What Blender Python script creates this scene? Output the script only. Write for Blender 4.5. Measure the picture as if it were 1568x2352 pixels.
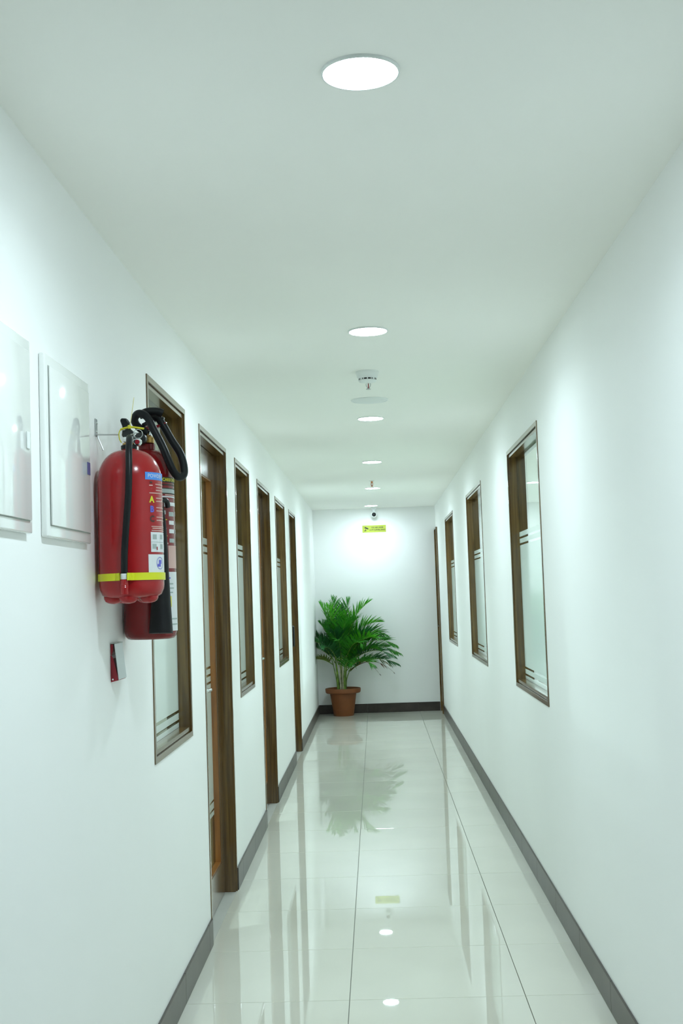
import bpy, bmesh, math, random
from mathutils import Vector, Matrix

for o in list(bpy.data.objects):
    bpy.data.objects.remove(o)
S = bpy.context.scene
COL = S.collection
R = math.radians

# ------------------------------------------------------------------ camera
XL, XR = -0.7073, 0.7233          # corridor side walls
CAM_H, H = 1.389, 2.3746          # camera height, ceiling height
LEN, BACK = 14.165, -7.0          # end wall, wall behind the camera
F_PX, YAW, PITCH, ROLL = 2780.55, 0.02594, 0.06719, -0.03396

cam = bpy.data.cameras.new('camera')
cam.sensor_fit = 'VERTICAL'
cam.sensor_height = 36.0
cam.lens = 36.0 * F_PX / 2352.0
cam.clip_start = 0.02
cam.clip_end = 100
cam_o = bpy.data.objects.new('camera', cam)
COL.objects.link(cam_o)
cy_, sy_, cp_, sp_ = math.cos(YAW), math.sin(YAW), math.cos(PITCH), math.sin(PITCH)
r0 = Vector((cy_, sy_, 0))
up0 = Vector((sp_ * sy_, -sp_ * cy_, cp_))
fw = Vector((-cp_ * sy_, cp_ * cy_, sp_))
cr, sr = math.cos(ROLL), math.sin(ROLL)
right = r0 * cr + up0 * sr
up = up0 * cr - r0 * sr
m = Matrix.Identity(4)
for i in range(3):
    m[i][0], m[i][1], m[i][2] = right[i], up[i], -fw[i]
m[2][3] = CAM_H
cam_o.matrix_world = m
S.camera = cam_o

# ------------------------------------------------------------------ world, exposure
w = bpy.data.worlds.new('world')
S.world = w
w.use_nodes = True
w.node_tree.nodes['Background'].inputs[0].default_value = (0.8, 0.9, 1.0, 1)
w.node_tree.nodes['Background'].inputs[1].default_value = 0.05
S.view_settings.view_transform = 'Standard'
S.view_settings.look = 'None'
S.view_settings.gamma = 1.0
S.view_settings.use_curve_mapping = False
S.view_settings.exposure = 0.11
S.cycles.max_bounces = 16
S.cycles.diffuse_bounces = 10
LAMP = 105.0             # glow of the corridor diffusers
LAMP_W = 5.2            # beam of each corridor downlight, watts
LAMP_COL = (0.815, 1.0, 1.085)
ROOM_R, ROOM_L = 46.0, 20.0          # room lights, mostly added to brighten the glazing, watts

# ------------------------------------------------------------------ materials
def new_mat(name):
    mt = bpy.data.materials.new(name)
    mt.use_nodes = True
    nt = mt.node_tree
    return mt, nt, nt.nodes['Principled BSDF']

def principled(name, col, rough=0.5, metal=0.0, spec=0.5, bump=None, var=None, coat=0.0):
    """procedural surface: colour varied by noise, optional fine bump (scale, strength)"""
    mt, nt, b = new_mat(name)
    b.inputs['Roughness'].default_value = rough
    b.inputs['Metallic'].default_value = metal
    b.inputs['Specular IOR Level'].default_value = spec
    b.inputs['Coat Weight'].default_value = coat
    b.inputs['Coat Roughness'].default_value = 0.08
    tc = nt.nodes.new('ShaderNodeTexCoord')
    sc, amt = var if var else (6.0, 0.05)
    n = nt.nodes.new('ShaderNodeTexNoise')
    n.inputs['Scale'].default_value = sc
    n.inputs['Detail'].default_value = 4
    nt.links.new(tc.outputs['Object'], n.inputs['Vector'])
    rp = nt.nodes.new('ShaderNodeValToRGB')
    rp.color_ramp.elements[0].position = 0.3
    rp.color_ramp.elements[1].position = 0.7
    rp.color_ramp.elements[0].color = (*[c * (1 - amt) for c in col], 1)
    rp.color_ramp.elements[1].color = (*[min(1, c * (1 + amt)) for c in col], 1)
    nt.links.new(n.outputs['Fac'], rp.inputs[0])
    nt.links.new(rp.outputs[0], b.inputs['Base Color'])
    if bump:
        n2 = nt.nodes.new('ShaderNodeTexNoise')
        n2.inputs['Scale'].default_value = bump[0]
        n2.inputs['Detail'].default_value = 3
        nt.links.new(tc.outputs['Object'], n2.inputs['Vector'])
        bp = nt.nodes.new('ShaderNodeBump')
        bp.inputs['Strength'].default_value = bump[1]
        bp.inputs['Distance'].default_value = 0.002
        nt.links.new(n2.outputs['Fac'], bp.inputs['Height'])
        nt.links.new(bp.outputs[0], b.inputs['Normal'])
    return mt

def wood(name, dark, light, rough=0.3):
    mt, nt, b = new_mat(name)
    tc = nt.nodes.new('ShaderNodeTexCoord')
    mp = nt.nodes.new('ShaderNodeMapping')
    mp.inputs['Scale'].default_value = (38, 38, 1.6)
    nt.links.new(tc.outputs['Object'], mp.inputs['Vector'])
    n = nt.nodes.new('ShaderNodeTexNoise')
    n.inputs['Scale'].default_value = 1.6
    n.inputs['Detail'].default_value = 6
    n.inputs['Distortion'].default_value = 0.6
    nt.links.new(mp.outputs[0], n.inputs['Vector'])
    rp = nt.nodes.new('ShaderNodeValToRGB')
    rp.color_ramp.elements[0].position = 0.32
    rp.color_ramp.elements[1].position = 0.72
    rp.color_ramp.elements[0].color = (*dark, 1)
    rp.color_ramp.elements[1].color = (*light, 1)
    nt.links.new(n.outputs['Fac'], rp.inputs[0])
    nt.links.new(rp.outputs[0], b.inputs['Base Color'])
    b.inputs['Roughness'].default_value = rough
    b.inputs['Specular IOR Level'].default_value = 0.6
    b.inputs['Coat Weight'].default_value = 0.7
    b.inputs['Coat Roughness'].default_value = 0.12
    b.inputs['Coat IOR'].default_value = 1.6
    bp = nt.nodes.new('ShaderNodeBump')
    bp.inputs['Strength'].default_value = 0.08
    bp.inputs['Distance'].default_value = 0.001
    nt.links.new(n.outputs['Fac'], bp.inputs['Height'])
    nt.links.new(bp.outputs[0], b.inputs['Normal'])
    return mt

def emit(name, col, st):
    mt, nt, b = new_mat(name)
    b.inputs['Base Color'].default_value = (0.9, 0.9, 0.9, 1)
    b.inputs['Emission Color'].default_value = (*col, 1)
    b.inputs['Emission Strength'].default_value = st
    return mt

def schlick(nt, f0):
    """Fresnel reflectance of a thin sheet, the same from either side"""
    ge = nt.nodes.new('ShaderNodeNewGeometry')
    dt = nt.nodes.new('ShaderNodeVectorMath')
    dt.operation = 'DOT_PRODUCT'
    nt.links.new(ge.outputs['Normal'], dt.inputs[0])
    nt.links.new(ge.outputs['Incoming'], dt.inputs[1])
    last = dt.outputs['Value']
    for op, b in (('ABSOLUTE', None), ('SUBTRACT', 1.0), ('POWER', 5.0), ('MULTIPLY', 1 - f0), ('ADD', f0)):
        n = nt.nodes.new('ShaderNodeMath')
        n.operation = op
        if op == 'SUBTRACT':
            n.inputs[0].default_value = 1.0
            nt.links.new(last, n.inputs[1])
        else:
            nt.links.new(last, n.inputs[0])
            if b is not None:
                n.inputs[1].default_value = b
        last = n.outputs[0]
    return last

def glass_mat():
    mt = bpy.data.materials.new('clear_glass')
    mt.use_nodes = True
    nt = mt.node_tree
    nt.nodes.clear()
    out = nt.nodes.new('ShaderNodeOutputMaterial')
    fr = schlick(nt, 0.04)
    tr = nt.nodes.new('ShaderNodeBsdfTransparent')
    tr.inputs[0].default_value = (0.93, 0.98, 0.95, 1)
    gl = nt.nodes.new('ShaderNodeBsdfGlossy')
    gl.inputs['Roughness'].default_value = 0.0
    mx = nt.nodes.new('ShaderNodeMixShader')
    nt.links.new(fr, mx.inputs[0])
    nt.links.new(tr.outputs[0], mx.inputs[1])
    nt.links.new(gl.outputs[0], mx.inputs[2])
    nt.links.new(mx.outputs[0], out.inputs[0])
    return mt

def frost_mat():
    mt = bpy.data.materials.new('frosted_film')
    mt.use_nodes = True
    nt = mt.node_tree
    nt.nodes.clear()
    out = nt.nodes.new('ShaderNodeOutputMaterial')
    df = nt.nodes.new('ShaderNodeBsdfDiffuse')
    tl = nt.nodes.new('ShaderNodeBsdfTranslucent')
    col = (0.74, 0.93, 0.85, 1)
    tc = nt.nodes.new('ShaderNodeTexCoord')
    ns = nt.nodes.new('ShaderNodeTexNoise')
    ns.inputs['Scale'].default_value = 3.0
    nt.links.new(tc.outputs['Object'], ns.inputs['Vector'])
    rp = nt.nodes.new('ShaderNodeValToRGB')
    rp.color_ramp.elements[0].color = (0.86, 0.95, 0.91, 1)
    rp.color_ramp.elements[1].color = (0.89, 0.96, 0.94, 1)
    nt.links.new(ns.outputs['Fac'], rp.inputs[0])
    nt.links.new(rp.outputs[0], df.inputs[0])
    nt.links.new(rp.outputs[0], tl.inputs[0])
    m1 = nt.nodes.new('ShaderNodeMixShader')
    m1.inputs[0].default_value = 0.42
    nt.links.new(df.outputs[0], m1.inputs[1])
    nt.links.new(tl.outputs[0], m1.inputs[2])
    fr = schlick(nt, 0.02)
    gl = nt.nodes.new('ShaderNodeBsdfGlossy')
    gl.inputs['Roughness'].default_value = 0.12
    m2 = nt.nodes.new('ShaderNodeMixShader')
    nt.links.new(fr, m2.inputs[0])
    nt.links.new(m1.outputs[0], m2.inputs[1])
    nt.links.new(gl.outputs[0], m2.inputs[2])
    nt.links.new(m2.outputs[0], out.inputs[0])
    return mt

def leaf_mat(name, c1, c2):
    mt = bpy.data.materials.new(name)
    mt.use_nodes = True
    nt = mt.node_tree
    b = nt.nodes['Principled BSDF']
    out = nt.nodes['Material Output']
    tc = nt.nodes.new('ShaderNodeTexCoord')
    n = nt.nodes.new('ShaderNodeTexNoise')
    n.inputs['Scale'].default_value = 14
    nt.links.new(tc.outputs['Object'], n.inputs['Vector'])
    rp = nt.nodes.new('ShaderNodeValToRGB')
    rp.color_ramp.elements[0].position = 0.3
    rp.color_ramp.elements[1].position = 0.7
    rp.color_ramp.elements[0].color = (*c1, 1)
    rp.color_ramp.elements[1].color = (*c2, 1)
    nt.links.new(n.outputs['Fac'], rp.inputs[0])
    nt.links.new(rp.outputs[0], b.inputs['Base Color'])
    b.inputs['Roughness'].default_value = 0.45
    tl = nt.nodes.new('ShaderNodeBsdfTranslucent')
    nt.links.new(rp.outputs[0], tl.inputs[0])
    mx = nt.nodes.new('ShaderNodeMixShader')
    mx.inputs[0].default_value = 0.3
    nt.links.new(b.outputs[0], mx.inputs[1])
    nt.links.new(tl.outputs[0], mx.inputs[2])
    nt.links.new(mx.outputs[0], out.inputs[0])
    return mt

M = {}
M['wall'] = principled('wall_paint', (0.92, 0.925, 0.915), 0.55, spec=0.3, var=(1.2, 0.012), bump=(60, 0.05))
M['ceiling'] = principled('ceiling_paint', (0.95, 0.945, 0.905), 0.8, spec=0.2, var=(0.8, 0.012))
M['tile'] = principled('vitrified_tile', (0.68, 0.665, 0.585), 0.012, spec=0.5, var=(2.5, 0.025))
M['grout'] = principled('grout', (0.25, 0.26, 0.23), 0.9)
M['skirt'] = principled('dark_skirting_tile', (0.055, 0.044, 0.038), 0.3, spec=0.3, var=(9, 0.25))
M['wood'] = wood('dark_varnished_wood', (0.075, 0.038, 0.010), (0.185, 0.105, 0.028), 0.22)
M['wood_leaf'] = wood('brown_leaf_wood', (0.085, 0.042, 0.016), (0.17, 0.09, 0.034), 0.18)
M['bead'] = wood('orange_bead_wood', (0.20, 0.066, 0.010), (0.34, 0.13, 0.024), 0.35)
M['glass'] = glass_mat()
M['frost'] = frost_mat()
M['room_olive'] = principled('olive_room_paint', (0.62, 0.61, 0.40), 0.7, var=(1, 0.03))
M['room_white'] = principled('room_white_paint', (0.88, 0.89, 0.88), 0.7, var=(1, 0.02))
M['room_floor'] = principled('room_floor_vinyl', (0.5, 0.5, 0.46), 0.5)
M['plastic'] = principled('white_plastic', (0.80, 0.83, 0.82), 0.35, var=(5, 0.01))
M['panel'] = principled('gloss_white_enamel', (0.90, 0.91, 0.89), 0.07, spec=0.6, var=(2, 0.01))
M['panel_edge'] = principled('panel_gap_grey', (0.42, 0.46, 0.43), 0.6)
M['lamp'] = emit('lamp_diffuser', LAMP_COL, LAMP)
M['lamp_room_r'] = emit('room_lamp_diffuser', LAMP_COL, 40.0)
M['lamp_added_l'] = emit('added_office_light', (1.0, 0.96, 0.85), 30.0)  # glow of the lights added behind the left glazing
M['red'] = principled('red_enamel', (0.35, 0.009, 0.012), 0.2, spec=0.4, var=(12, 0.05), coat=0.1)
M['red_shaded'] = principled('shaded_red_enamel', (0.19, 0.007, 0.009), 0.22, spec=0.4, var=(12, 0.05), coat=0.1)  # red darkened to carry the shade on the gas extinguisher
M['red_plastic'] = principled('red_plastic', (0.30, 0.010, 0.022), 0.35)
M['rubber'] = principled('black_rubber', (0.006, 0.008, 0.009), 0.38, spec=0.25)
M['horn'] = principled('black_horn_plastic', (0.006, 0.007, 0.008), 0.5, spec=0.25)
M['black'] = principled('black_plastic', (0.010, 0.012, 0.013), 0.35)
M['steel'] = principled('zinc_steel', (0.58, 0.60, 0.60), 0.3, metal=1.0)
M['chrome'] = principled('chrome', (0.75, 0.78, 0.78), 0.12, metal=1.0)
M['brass'] = principled('brass', (0.45, 0.28, 0.09), 0.35, metal=1.0)
M['copper'] = principled('copper_frame', (0.62, 0.25, 0.11), 0.35, metal=0.7)
M['yellow'] = principled('yellow_strap_plastic', (0.66, 0.68, 0.010), 0.4)
M['yellow_tie'] = principled('yellow_tie_plastic', (0.60, 0.55, 0.02), 0.45)
M['thread'] = principled('pale_yellow_thread', (0.72, 0.66, 0.34), 0.6)
M['sign_yellow'] = principled('yellow_sign_vinyl', (0.44, 0.50, 0.045), 0.5)
M['ink'] = principled('black_ink', (0.03, 0.035, 0.02), 0.6)
M['print_white'] = principled('white_print', (0.72, 0.74, 0.76), 0.4)
M['print_pale'] = principled('pale_print', (0.62, 0.40, 0.36), 0.5)
M['print_blue'] = principled('blue_print', (0.06, 0.26, 0.74), 0.4)
M['print_violet'] = principled('violet_blue_print', (0.11, 0.11, 0.58), 0.4)
M['print_yellow'] = principled('yellow_print', (0.72, 0.66, 0.03), 0.4)
M['print_dark'] = principled('dark_print', (0.06, 0.02, 0.015), 0.4)
M['print_grey'] = principled('grey_print', (0.36, 0.42, 0.41), 0.4)
M['cover'] = principled('clear_grey_cover', (0.62, 0.66, 0.68), 0.3)
M['sticker'] = principled('slate_blue_sticker', (0.09, 0.11, 0.28), 0.4)
M['terracotta'] = principled('terracotta', (0.20, 0.060, 0.013), 0.6, var=(8, 0.12), bump=(40, 0.1))
M['soil'] = principled('soil', (0.02, 0.014, 0.010), 0.95, bump=(60, 1.0))
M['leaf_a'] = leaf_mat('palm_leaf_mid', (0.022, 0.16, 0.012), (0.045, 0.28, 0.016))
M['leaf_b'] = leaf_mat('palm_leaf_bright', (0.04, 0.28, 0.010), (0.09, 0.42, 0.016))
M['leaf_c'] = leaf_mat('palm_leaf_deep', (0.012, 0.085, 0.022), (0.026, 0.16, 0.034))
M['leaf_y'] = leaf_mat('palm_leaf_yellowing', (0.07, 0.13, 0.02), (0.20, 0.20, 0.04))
M['leaf_d'] = leaf_mat('palm_leaf_dead', (0.06, 0.025, 0.010), (0.20, 0.10, 0.035))
M['cane'] = principled('palm_cane', (0.15, 0.25, 0.03), 0.5, var=(24, 0.5))
M['cane_dry'] = principled('palm_dry_sheath', (0.38, 0.35, 0.24), 0.7, var=(20, 0.5))

# ------------------------------------------------------------------ helpers
def link(name, me, mat, parent=None, smooth=None, loc=None):
    o = bpy.data.objects.new(name, me)
    COL.objects.link(o)
    if mat is not None and not me.materials:
        me.materials.append(M[mat] if isinstance(mat, str) else mat)
    if smooth is not None:
        for p in me.polygons:
            p.use_smooth = True
        me.set_sharp_from_angle(angle=R(smooth))
    if parent is not None:
        o.parent = parent
    if loc is not None:
        o.location = loc
    return o

def mesh(name, v, f):
    me = bpy.data.meshes.new(name)
    me.from_pydata([tuple(p) for p in v], [], f)
    me.update()
    return me

class MB:
    """collects shapes for one mesh"""
    def __init__(self, origin=(0, 0, 0)):
        self.v, self.f, self.o = [], [], Vector(origin)
    def add(self, v, f):
        n = len(self.v)
        self.v += [Vector(p) - self.o for p in v]
        self.f += [tuple(i + n for i in q) for q in f]
        return self
    def box(self, a, b):
        x0, x1 = sorted((a[0], b[0])); y0, y1 = sorted((a[1], b[1])); z0, z1 = sorted((a[2], b[2]))
        v = [(x0, y0, z0), (x1, y0, z0), (x1, y1, z0), (x0, y1, z0), (x0, y0, z1), (x1, y0, z1), (x1, y1, z1), (x0, y1, z1)]
        return self.add(v, [(3, 2, 1, 0), (4, 5, 6, 7), (0, 1, 5, 4), (1, 2, 6, 5), (2, 3, 7, 6), (3, 0, 4, 7)])
    def lathe(self, prof, n=32, c=(0, 0, 0), axis='z', cap=True):
        """prof: (radius, height) list"""
        v, f = [], []
        for r, h in prof:
            for k in range(n):
                a = 2 * math.pi * k / n
                p = (r * math.cos(a), r * math.sin(a), h)
                if axis == 'y':
                    p = (r * math.cos(a), h, -r * math.sin(a))
                if axis == 'x':
                    p = (h, r * math.cos(a), r * math.sin(a))
                v.append((p[0] + c[0], p[1] + c[1], p[2] + c[2]))
        for i in range(len(prof) - 1):
            for k in range(n):
                k2 = (k + 1) % n
                f.append((i * n + k, i * n + k2, (i + 1) * n + k2, (i + 1) * n + k))
        if cap:
            f.append(tuple(range(n - 1, -1, -1)))
            f.append(tuple((len(prof) - 1) * n + k for k in range(n)))
        return self.add(v, f)
    def tube(self, pts, rad, n=10, cap=True):
        pts = [Vector(p) for p in pts]
        if not isinstance(rad, (list, tuple)):
            rad = [rad] * len(pts)
        t0 = (pts[1] - pts[0]).normalized()
        u = t0.orthogonal().normalized()
        v, f = [], []
        for i, p in enumerate(pts):
            t = (pts[min(i + 1, len(pts) - 1)] - pts[max(i - 1, 0)]).normalized()
            u = (u - t * u.dot(t)).normalized()
            b = t.cross(u)
            for k in range(n):
                a = 2 * math.pi * k / n
                v.append(p + (u * math.cos(a) + b * math.sin(a)) * rad[i])
        for i in range(len(pts) - 1):
            for k in range(n):
                k2 = (k + 1) % n
                f.append((i * n + k, i * n + k2, (i + 1) * n + k2, (i + 1) * n + k))
        if cap:
            f.append(tuple(range(n - 1, -1, -1)))
            f.append(tuple((len(pts) - 1) * n + k for k in range(n)))
        return self.add(v, f)
    def prism(self, poly, a, b, fn):
        """poly: 2d outline, fn(p, t) -> 3d, swept from t=a to t=b"""
        n = len(poly)
        v = [fn(p, a) for p in poly] + [fn(p, b) for p in poly]
        f = [tuple(range(n - 1, -1, -1)), tuple(range(n, 2 * n))]
        f += [(i, (i + 1) % n, n + (i + 1) % n, n + i) for i in range(n)]
        return self.add(v, f)
    def build(self, name, mat, parent=None, smooth=None, bevel=0.0, fix=True, seg=2):
        me = mesh(name, self.v, self.f)
        if fix or bevel:
            bm = bmesh.new()
            bm.from_mesh(me)
            if fix:
                bmesh.ops.recalc_face_normals(bm, faces=bm.faces)
            if bevel:
                bmesh.ops.bevel(bm, geom=[e for e in bm.edges if len(e.link_faces) == 2 and e.calc_face_angle(0) > 0.6],
                                offset=bevel, segments=seg, affect='EDGES', profile=0.5)
            bm.to_mesh(me)
            bm.free()
        return link(name, me, mat, parent, smooth)

def smooth_path(pts, n=8):
    """Catmull-Rom through points"""
    P = [Vector(p) for p in pts]
    P = [P[0] * 2 - P[1]] + P + [P[-1] * 2 - P[-2]]
    out = []
    for i in range(1, len(P) - 2):
        for k in range(n):
            t = k / n
            a, b, c, d = P[i - 1], P[i], P[i + 1], P[i + 2]
            out.append(0.5 * ((2 * b) + (c - a) * t + (2 * a - 5 * b + 4 * c - d) * t * t + (3 * b - a - 3 * c + d) * t ** 3))
    out.append(P[-2])
    return out

def tag(o, label, cat, group=None):
    o['label'] = label
    o['category'] = cat
    if group:
        o['group'] = group
    return o

def thing(name, label, cat, loc, group=None):
    o = bpy.data.objects.new(name, None)
    COL.objects.link(o)
    o.empty_display_size = 0.05
    o.location = loc
    return tag(o, label, cat, group)

def struct(o, label, cat):
    o['kind'] = 'structure'
    return tag(o, label, cat)

def struct_empty(name, label, cat, loc):
    o = bpy.data.objects.new(name, None)
    COL.objects.link(o)
    o.empty_display_size = 0.05
    o.location = loc
    return struct(o, label, cat)

# ------------------------------------------------------------------ openings
WT = 0.09            # partition thickness
TOP, SILL = 2.109, 0.876
WIN_L = [(3.800, 4.572), (6.210, 6.920), (8.710, 9.625)]
DOOR_L = [(4.945, 5.845), (7.385, 8.255), (10.10, 10.90)]
WIN_R = [(5.231, 6.426), (8.050, 9.350), (11.00, 12.21)]
DOOR_R = (13.76, 14.155)

def side_wall(name, x, s, openings, label):
    """wall slab with holes; s = -1 left, +1 right (thickness grows away from the corridor)"""
    ys = sorted({BACK, LEN} | {q for o in openings for q in o[:2]})
    zs = sorted({0.0, H} | {q for o in openings for q in o[2:]})
    def solid(i, j):
        if i < 0 or j < 0 or i >= len(ys) - 1 or j >= len(zs) - 1:
            return False
        cy, cz = (ys[i] + ys[i + 1]) / 2, (zs[j] + zs[j + 1]) / 2
        return not any(o[0] < cy < o[1] and o[2] < cz < o[3] for o in openings)
    mb = MB()
    x1 = x + s * WT
    for i in range(len(ys) - 1):
        for j in range(len(zs) - 1):
            if not solid(i, j):
                continue
            a, b, c, d = ys[i], ys[i + 1], zs[j], zs[j + 1]
            mb.add([(x, a, c), (x, b, c), (x, b, d), (x, a, d)], [(0, 1, 2, 3)])
            mb.add([(x1, a, c), (x1, b, c), (x1, b, d), (x1, a, d)], [(0, 1, 2, 3)])
            for ii, jj, q in ((i - 1, j, [(a, c), (a, d)]), (i + 1, j, [(b, c), (b, d)]), (i, j - 1, [(a, c), (b, c)]), (i, j + 1, [(a, d), (b, d)])):
                if not solid(ii, jj):
                    mb.add([(x, *q[0]), (x, *q[1]), (x1, *q[1]), (x1, *q[0])], [(0, 1, 2, 3)])
    me = mesh(name, mb.v, mb.f)
    bm = bmesh.new()
    bm.from_mesh(me)
    bmesh.ops.remove_doubles(bm, verts=bm.verts, dist=1e-5)
    bmesh.ops.recalc_face_normals(bm, faces=bm.faces)
    bm.to_mesh(me)
    bm.free()
    return struct(link(name, me, 'wall'), label, 'wall')

ops_l = [(a, b, SILL, TOP) for a, b in WIN_L] + [(a, b, 0.0, TOP) for a, b in DOOR_L]
ops_r = [(a, b, SILL, TOP) for a, b in WIN_R] + [(*DOOR_R, 0.0, TOP)]
side_wall('wall_left', XL, -1, ops_l, 'long white painted corridor wall with three doors and the extinguishers')
side_wall('wall_right', XR, 1, ops_r, 'long white painted corridor wall with three wide windows')
RX = 3.6             # how far the rooms reach
EW = MB().box((-RX, LEN, 0), (RX, LEN + 0.1, H)).build('wall_end', 'wall')
struct(EW, 'white painted end wall behind the potted palm', 'wall')
struct(MB().box((-RX, BACK - 0.1, 0), (RX, BACK, H)).build('wall_back', 'wall'), 'white painted wall closing the corridor opposite the palm', 'wall')
struct(MB().box((-RX - .1, BACK - 0.1, H), (RX + .1, LEN + 0.1, H + 0.08)).build('ceiling', 'ceiling'), 'plain white painted corridor ceiling with round downlights', 'ceiling')

# rooms behind the glass
struct(MB().box((-RX - 0.1, BACK, 0), (-RX, LEN, H)).build('wall_offices_outer', 'room_olive'), 'pale olive wall of the rooms behind the left glazing', 'wall')
struct(MB().box((RX, BACK, 0), (RX + 0.1, LEN, H)).build('wall_hall_outer', 'room_white'), 'white wall of the room behind the right windows', 'wall')
for i, y in enumerate((2.6, 6.12, 8.60, 11.40)):
    struct(MB().box((-RX, y, 0), (XL - WT, y + 0.07, H)).build('wall_partition_%d' % (i + 1), 'room_olive'),
           ['pale olive partition before the first left window', 'pale olive partition beyond the first left door',
            'pale olive partition beyond the second left door', 'pale olive partition beyond the third left door'][i], 'wall')
struct(MB().box((-RX, BACK, -0.06), (XL, LEN, 0)).build('floor_offices', 'room_floor'), 'plain floor of the rooms behind the left glazing', 'floor')
struct(MB().box((XR, BACK, -0.06), (RX, LEN, 0)).build('floor_hall', 'room_floor'), 'plain floor of the room behind the right windows', 'floor')

# ------------------------------------------------------------------ floor with tiles
fl = MB().box((XL, BACK, -0.06), (XR, LEN, -0.008)).build('floor', 'grout')
struct(fl, 'glossy pale grey vitrified tile corridor floor with thin dark joints', 'floor')
G = 0.0011
cols = [(XL, -0.1388), (-0.1388, 0.4612), (0.4612, XR)]
rows = [4.2446 + 0.6 * k for k in range(-19, 18)]
cache = {}
for r in range(len(rows) - 1):
    a, b = max(rows[r], BACK), min(rows[r + 1], LEN)
    if b - a < 0.02:
        continue
    for c0, c1 in cols:
        x0 = c0 if c0 == XL else c0 + G
        x1 = c1 if c1 == XR else c1 - G
        y0, y1 = a + G, b - G
        key = (round(x1 - x0, 4), round(y1 - y0, 4))
        if key not in cache:
            wx, wy = (x1 - x0) / 2, (y1 - y0) / 2
            e = 0.0008
            v = [(-wx, -wy, -.008), (wx, -wy, -.008), (wx, wy, -.008), (-wx, wy, -.008),
                 (-wx, -wy, -e), (wx, -wy, -e), (wx, wy, -e), (-wx, wy, -e),
                 (-wx + e, -wy + e, 0), (wx - e, -wy + e, 0), (wx - e, wy - e, 0), (-wx + e, wy - e, 0)]
            f = [(3, 2, 1, 0), (8, 9, 10, 11)]
            for q in (0, 4):
                f += [(q, q + 1, q + 5, q + 4), (q + 1, q + 2, q + 6, q + 5), (q + 2, q + 3, q + 7, q + 6), (q + 3, q, q + 4, q + 7)]
            cache[key] = mesh('floor_tile', v, f)
        link('floor_tile', cache[key], 'tile', fl, loc=((x0 + x1) / 2, (y0 + y1) / 2, 0))

# ------------------------------------------------------------------ skirting
BBH, BBT = 0.104, 0.008
def skirting(name, label, runs, fn):
    root = struct_empty(name, label, 'baseboard', (0, 0, 0))
    for a, b, ph in runs:
        cuts = [a] + [q for q in [ph + 0.6 * k for k in range(-40, 60)] if a + 0.05 < q < b - 0.05] + [b]
        for p, q in zip(cuts, cuts[1:]):
            lo, hi = fn(p + (0.0003 if p != a else 0), q - (0.0003 if q != b else 0))
            c = [(lo[i] + hi[i]) / 2 for i in range(3)]
            o = MB(c).box(lo, hi).build('skirting_tile', 'skirt', root, bevel=0.0012, seg=1)
            o.location = c
skirting('baseboard_left', 'dark brown glossy tile skirting along the wall with three doors',
         [(BACK, DOOR_L[0][0], 4.2446), (DOOR_L[0][1], DOOR_L[1][0], 4.2446), (DOOR_L[1][1], DOOR_L[2][0], 4.2446), (DOOR_L[2][1], LEN - 0.009, 4.2446)],
         lambda p, q: ((XL, p, 0.0005), (XL + BBT, q, BBH)))
skirting('baseboard_right', 'dark brown glossy tile skirting along the wall with three wide windows',
         [(BACK, DOOR_R[0], 4.05)], lambda p, q: ((XR - BBT, p, 0.0005), (XR, q, BBH)))
skirting('baseboard_end', 'dark brown tile skirting behind the potted palm',
         [(XL, XR - 0.024, -0.1388)], lambda p, q: ((p, LEN - BBT, 0.0005), (q, LEN, BBH)))

# ------------------------------------------------------------------ glazed frames
def frame_profile(proud, depth):
    return [(0, 0), (0, -proud), (.020, -proud), (.020, .010), (.0235, .010), (.0235, .003), (.037, .003), (.037, depth), (0, depth)]

FW = 0.037
def make_frame(root, x, s, a, b, z0, z1, sill, proud=0.004, depth=0.088, mat='wood'):
    """lining pieces; root sits at (x, a, z0)"""
    o = (x, a, z0)
    pr = frame_profile(proud, depth)
    X = lambda d: x + s * d
    mit = lambda p, t, e0, e1: t + p[0] if t == e0 else t - p[0]
    MB(o).prism(pr, a, b, lambda p, t: (X(p[1]), mit(p, t, a, b), z1 - p[0])).build('frame_head', mat, root)
    jz = lambda p, t: t + (p[0] if sill else 0) if t == z0 else t - p[0]
    MB(o).prism(pr, z0, z1, lambda p, t: (X(p[1]), a + p[0], jz(p, t))).build('frame_jamb', mat, root)
    MB(o).prism(pr, z0, z1, lambda p, t: (X(p[1]), b - p[0], jz(p, t))).build('frame_jamb', mat, root)
    if sill:
        MB(o).prism(pr, a, b, lambda p, t: (X(p[1]), mit(p, t, a, b), z0 + p[0])).build('frame_sill', mat, root)

def films(pane, x, s, d, y0, y1, bands, o):
    for lo, hi in bands:
        xf = x + s * (d - 0.0028)
        MB(o).add([(xf, y0, lo), (xf, y1, lo), (xf, y1, hi), (xf, y0, hi)], [(0, 1, 2, 3)]).build('film_band', 'frost', pane, fix=False)

def window(n, x, s, a, b, label):
    root = struct_empty('window_%d' % n, label, 'window', (x, a, SILL))
    o = (x, a, SILL)
    make_frame(root, x, s, a, b, SILL, TOP, True)
    y0, y1, z0, z1 = a + FW + .0005, b - FW - .0005, SILL + FW + .0005, TOP - FW - .0005
    pane = MB(o).box((x + s * 0.043, y0, z0), (x + s * 0.048, y1, z1)).build('glass_pane', 'glass', root)
    films(pane, x, s, 0.045, y0, y1, [(z0, .931), (.942, .966), (.977, 1.609), (1.620, 1.643), (1.654, 1.678)], o)
    # slim glazing bead on the room side
    bd = MB(o)
    for p, q in (((.050, y0, z0), (.060, y0 + .010, z1)), ((.050, y1 - .010, z0), (.060, y1, z1)),
                 ((.050, y0, z0), (.060, y1, z0 + .010)), ((.050, y0, z1 - .010), (.060, y1, z1))):
        bd.box((x + s * p[0], p[1], p[2]), (x + s * q[0], q[1], q[2]))
    bd.build('glazing_bead', 'wood', root)
    return root

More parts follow.
